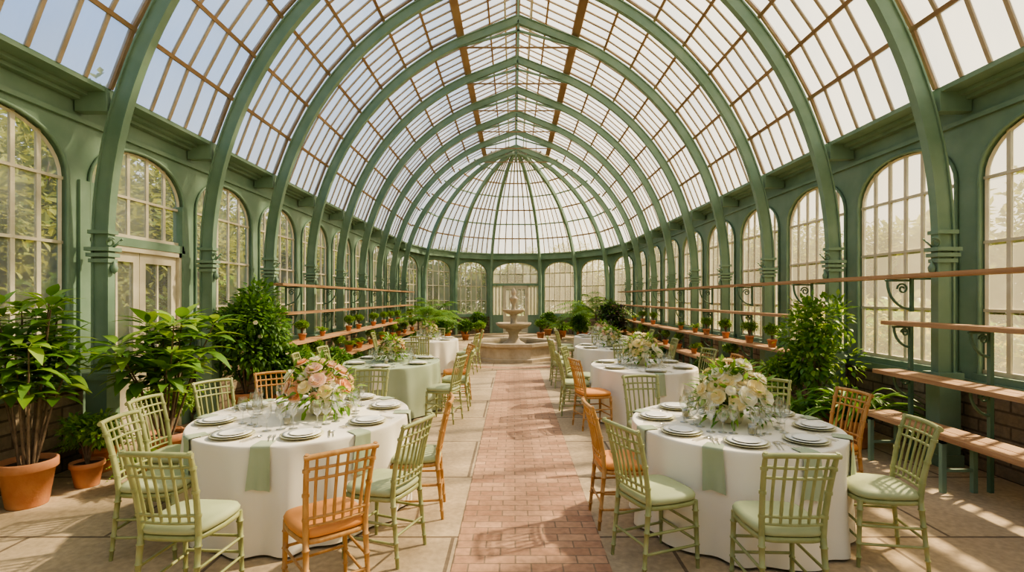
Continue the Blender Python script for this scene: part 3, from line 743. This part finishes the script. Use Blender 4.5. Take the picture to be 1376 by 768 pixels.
for sx,ys in ((-1,[9.2,10.0,11.0,11.9,12.7,13.8,14.9,16,17,18,19]),(1,[7.9,8.5,9.5,10.4,11.3,12.2,13.4,14.6,15.8,17,18.4])):
    for y in ys:
        P(random.choice(['potted_fern','potted_houseplant']),random.choice([FE1,BU3,ST2,BU3]),CX+sx*3.9,y+U(-.2,.2),U(.5,.62),None,.52)
        if R()<.8: P('potted_houseplant',random.choice([ST2,BU3]),CX+sx*4.0,y+U(.2,.5),.52,None,.97)
        if R()<.95: P('potted_fern',random.choice([FE1,BU5,ST1]),CX+sx*3.75,y+.9,U(.42,.5),None,0)
for k,(x,y,me,s,nm) in enumerate([(-3.0,17.3,PA1,1.15,'potted_palm'),(-3.1,20.2,PA1,1.25,'potted_palm'),(3.4,17.6,BU4,1.25,'potted_purple_shrub'),(3.1,19.3,PA1,1.4,'potted_palm'),(3.0,21.0,PA1,1.1,'potted_palm'),
 (-2.9,22.2,BU5,1.1,'potted_shrub'),(-2.2,23.0,ST1,.95,'potted_strap_leaf_plant'),(-1.6,23.9,BU5,1.0,'potted_shrub'),(2.9,22.3,BU2,.9,'potted_shrub'),(2.2,23.0,ST1,1.0,'potted_strap_leaf_plant'),(1.6,24.0,BU5,1.0,'potted_shrub'),(1.15,21.8,BU3,1.2,'potted_small_shrub'),(-1.4,21.5,BU3,1.1,'potted_small_shrub'),
 (1.9,21.4,PA1,.7,'potted_palm'),(-2.0,21.3,BU5,.8,'potted_shrub'),(2.6,19.9,BU5,1.0,'potted_shrub'),(-2.7,19.4,BU5,.9,'potted_shrub')]):
    P(nm,me,x,y,s)
# ------------------------------------------------------------------ garden outside
def tree(name,seed,H=5.2,rx=2.1,nl=6500,mat=L_TREE,L=.26):
    random.seed(seed); m=MB(); cl=[rv()*.8 for _ in range(34)]; zc=H*.54; hz=H*.46
    m.tube([(0,0,-.2),(.1,0,H*.3),(0,.1,H*.6)],[.16,.12,.06],BARK,8)
    for c in cl: m.tube([(0,0,H*.3),(c.x*rx*.5,c.y*rx*.5,zc+c.z*hz*.5),(c.x*rx,c.y*rx,zc+c.z*hz)],[.06,.035,.01],BARK,5,False)
    for i in range(nl):
        c=random.choice(cl); v=rv().normalized()*U(.15,.36); q=c+v
        m.leaf((q.x*rx,q.y*rx,zc+q.z*hz),v+Vector((U(-.6,.6),U(-.6,.6),U(-.4,.4))),(U(-.6,.6),U(-.6,.6),1),L*U(.6,1.3),L*.55*U(.7,1.2),mat,1,.3)
    return m.mesh(name)
TR=[tree('tree_a',41),tree('tree_b',42,5.8,2.3),tree('tree_c',43,4.6,1.9)]
HB=[bush('garden_bush_a',44,1.9,.95,2400,.14,.08,(L_TREE,L_BRI),0,0,z0=-.1),bush('garden_bush_b',45,1.6,.9,2200,.13,.08,(L_TREE,L_YEL,L_BRI),0,0,z0=-.1)]
random.seed(77)
y=-3
while y<32:
    P('garden_tree',TR[random.randrange(3)],-9.0+U(-.5,.5),y,U(.95,1.1),None,-.2)
    P('garden_tree',TR[random.randrange(3)],-12.5+U(-1,1),y+1.3,U(1.15,1.35),None,-.2)
    P('garden_tree',TR[random.randrange(3)],11.0+U(-.8,.8),y+.8,U(.85,1.15),None,-.2)
    P('garden_bush',HB[0],-6.6+U(-.3,.3),y,U(.9,1.3),None,-.2); P('garden_bush',HB[0],-6.7+U(-.3,.3),y+1.3,U(.7,1.1),None,-.2)
    P('garden_bush',HB[1],6.9+U(-.3,.3),y,U(.9,1.2),None,-.2); P('garden_bush',HB[1],7.3+U(-.3,.3),y+1.3,U(.9,1.3),None,-.2)
    y+=2.6
for k in range(12):
    t=math.radians(-80+k*14.5); P('garden_tree',TR[k%3],9.8*math.sin(t),YE+2+9.8*math.cos(t),U(.85,1.0),None,-.2)

# ------------------------------------------------------------------ light
SD=Vector((.72,.38,.80)).normalized()   # direction towards sun
L=bpy.data.lights.new('sun','SUN'); L.energy=14.5; L.angle=math.radians(2.2); L.color=(1,.80,.54)
so=bpy.data.objects.new('sun',L); scene.collection.objects.link(so); so.rotation_euler=SD.to_track_quat('Z','Y').to_euler(); so.location=(10,10,20)
w=bpy.data.worlds.new('sky'); scene.world=w; w.use_nodes=True; nt=w.node_tree; nt.nodes.clear()
out=N(nt,'ShaderNodeOutputWorld'); bg=N(nt,'ShaderNodeBackground'); tc=N(nt,'ShaderNodeTexCoord')
dot=N(nt,'ShaderNodeVectorMath',operation='DOT_PRODUCT'); dot.inputs[1].default_value=SD
nt.links.new(tc.outputs['Generated'],dot.inputs[0])
c1=ramp(nt,dot.outputs['Value'],[(.0,(.23,.40,.75)),(.5,(.56,.64,.76)),(.9,(1.0,.92,.75))])
sp=N(nt,'ShaderNodeSeparateXYZ'); nt.links.new(tc.outputs['Generated'],sp.inputs[0])
hz=ramp(nt,sp.outputs[2],[(.0,(1,1,1)),(.38,(0,0,0))])
col=mixcol(nt,hz,c1,(1.0,.88,.66))
nt.links.new(col,bg.inputs[0]); bg.inputs[1].default_value=2.0; nt.links.new(bg.outputs[0],out.inputs[0])
# ------------------------------------------------------------------ camera
cam=bpy.data.cameras.new('camera'); cam.lens=18; cam.sensor_width=36; cam.shift_y=.0116; cam.shift_x=-.0015; cam.clip_start=.05; cam.clip_end=300
co=bpy.data.objects.new('camera',cam); scene.collection.objects.link(co); co.location=(0,0,1.75); co.rotation_euler=(pi/2,0,0); scene.camera=co
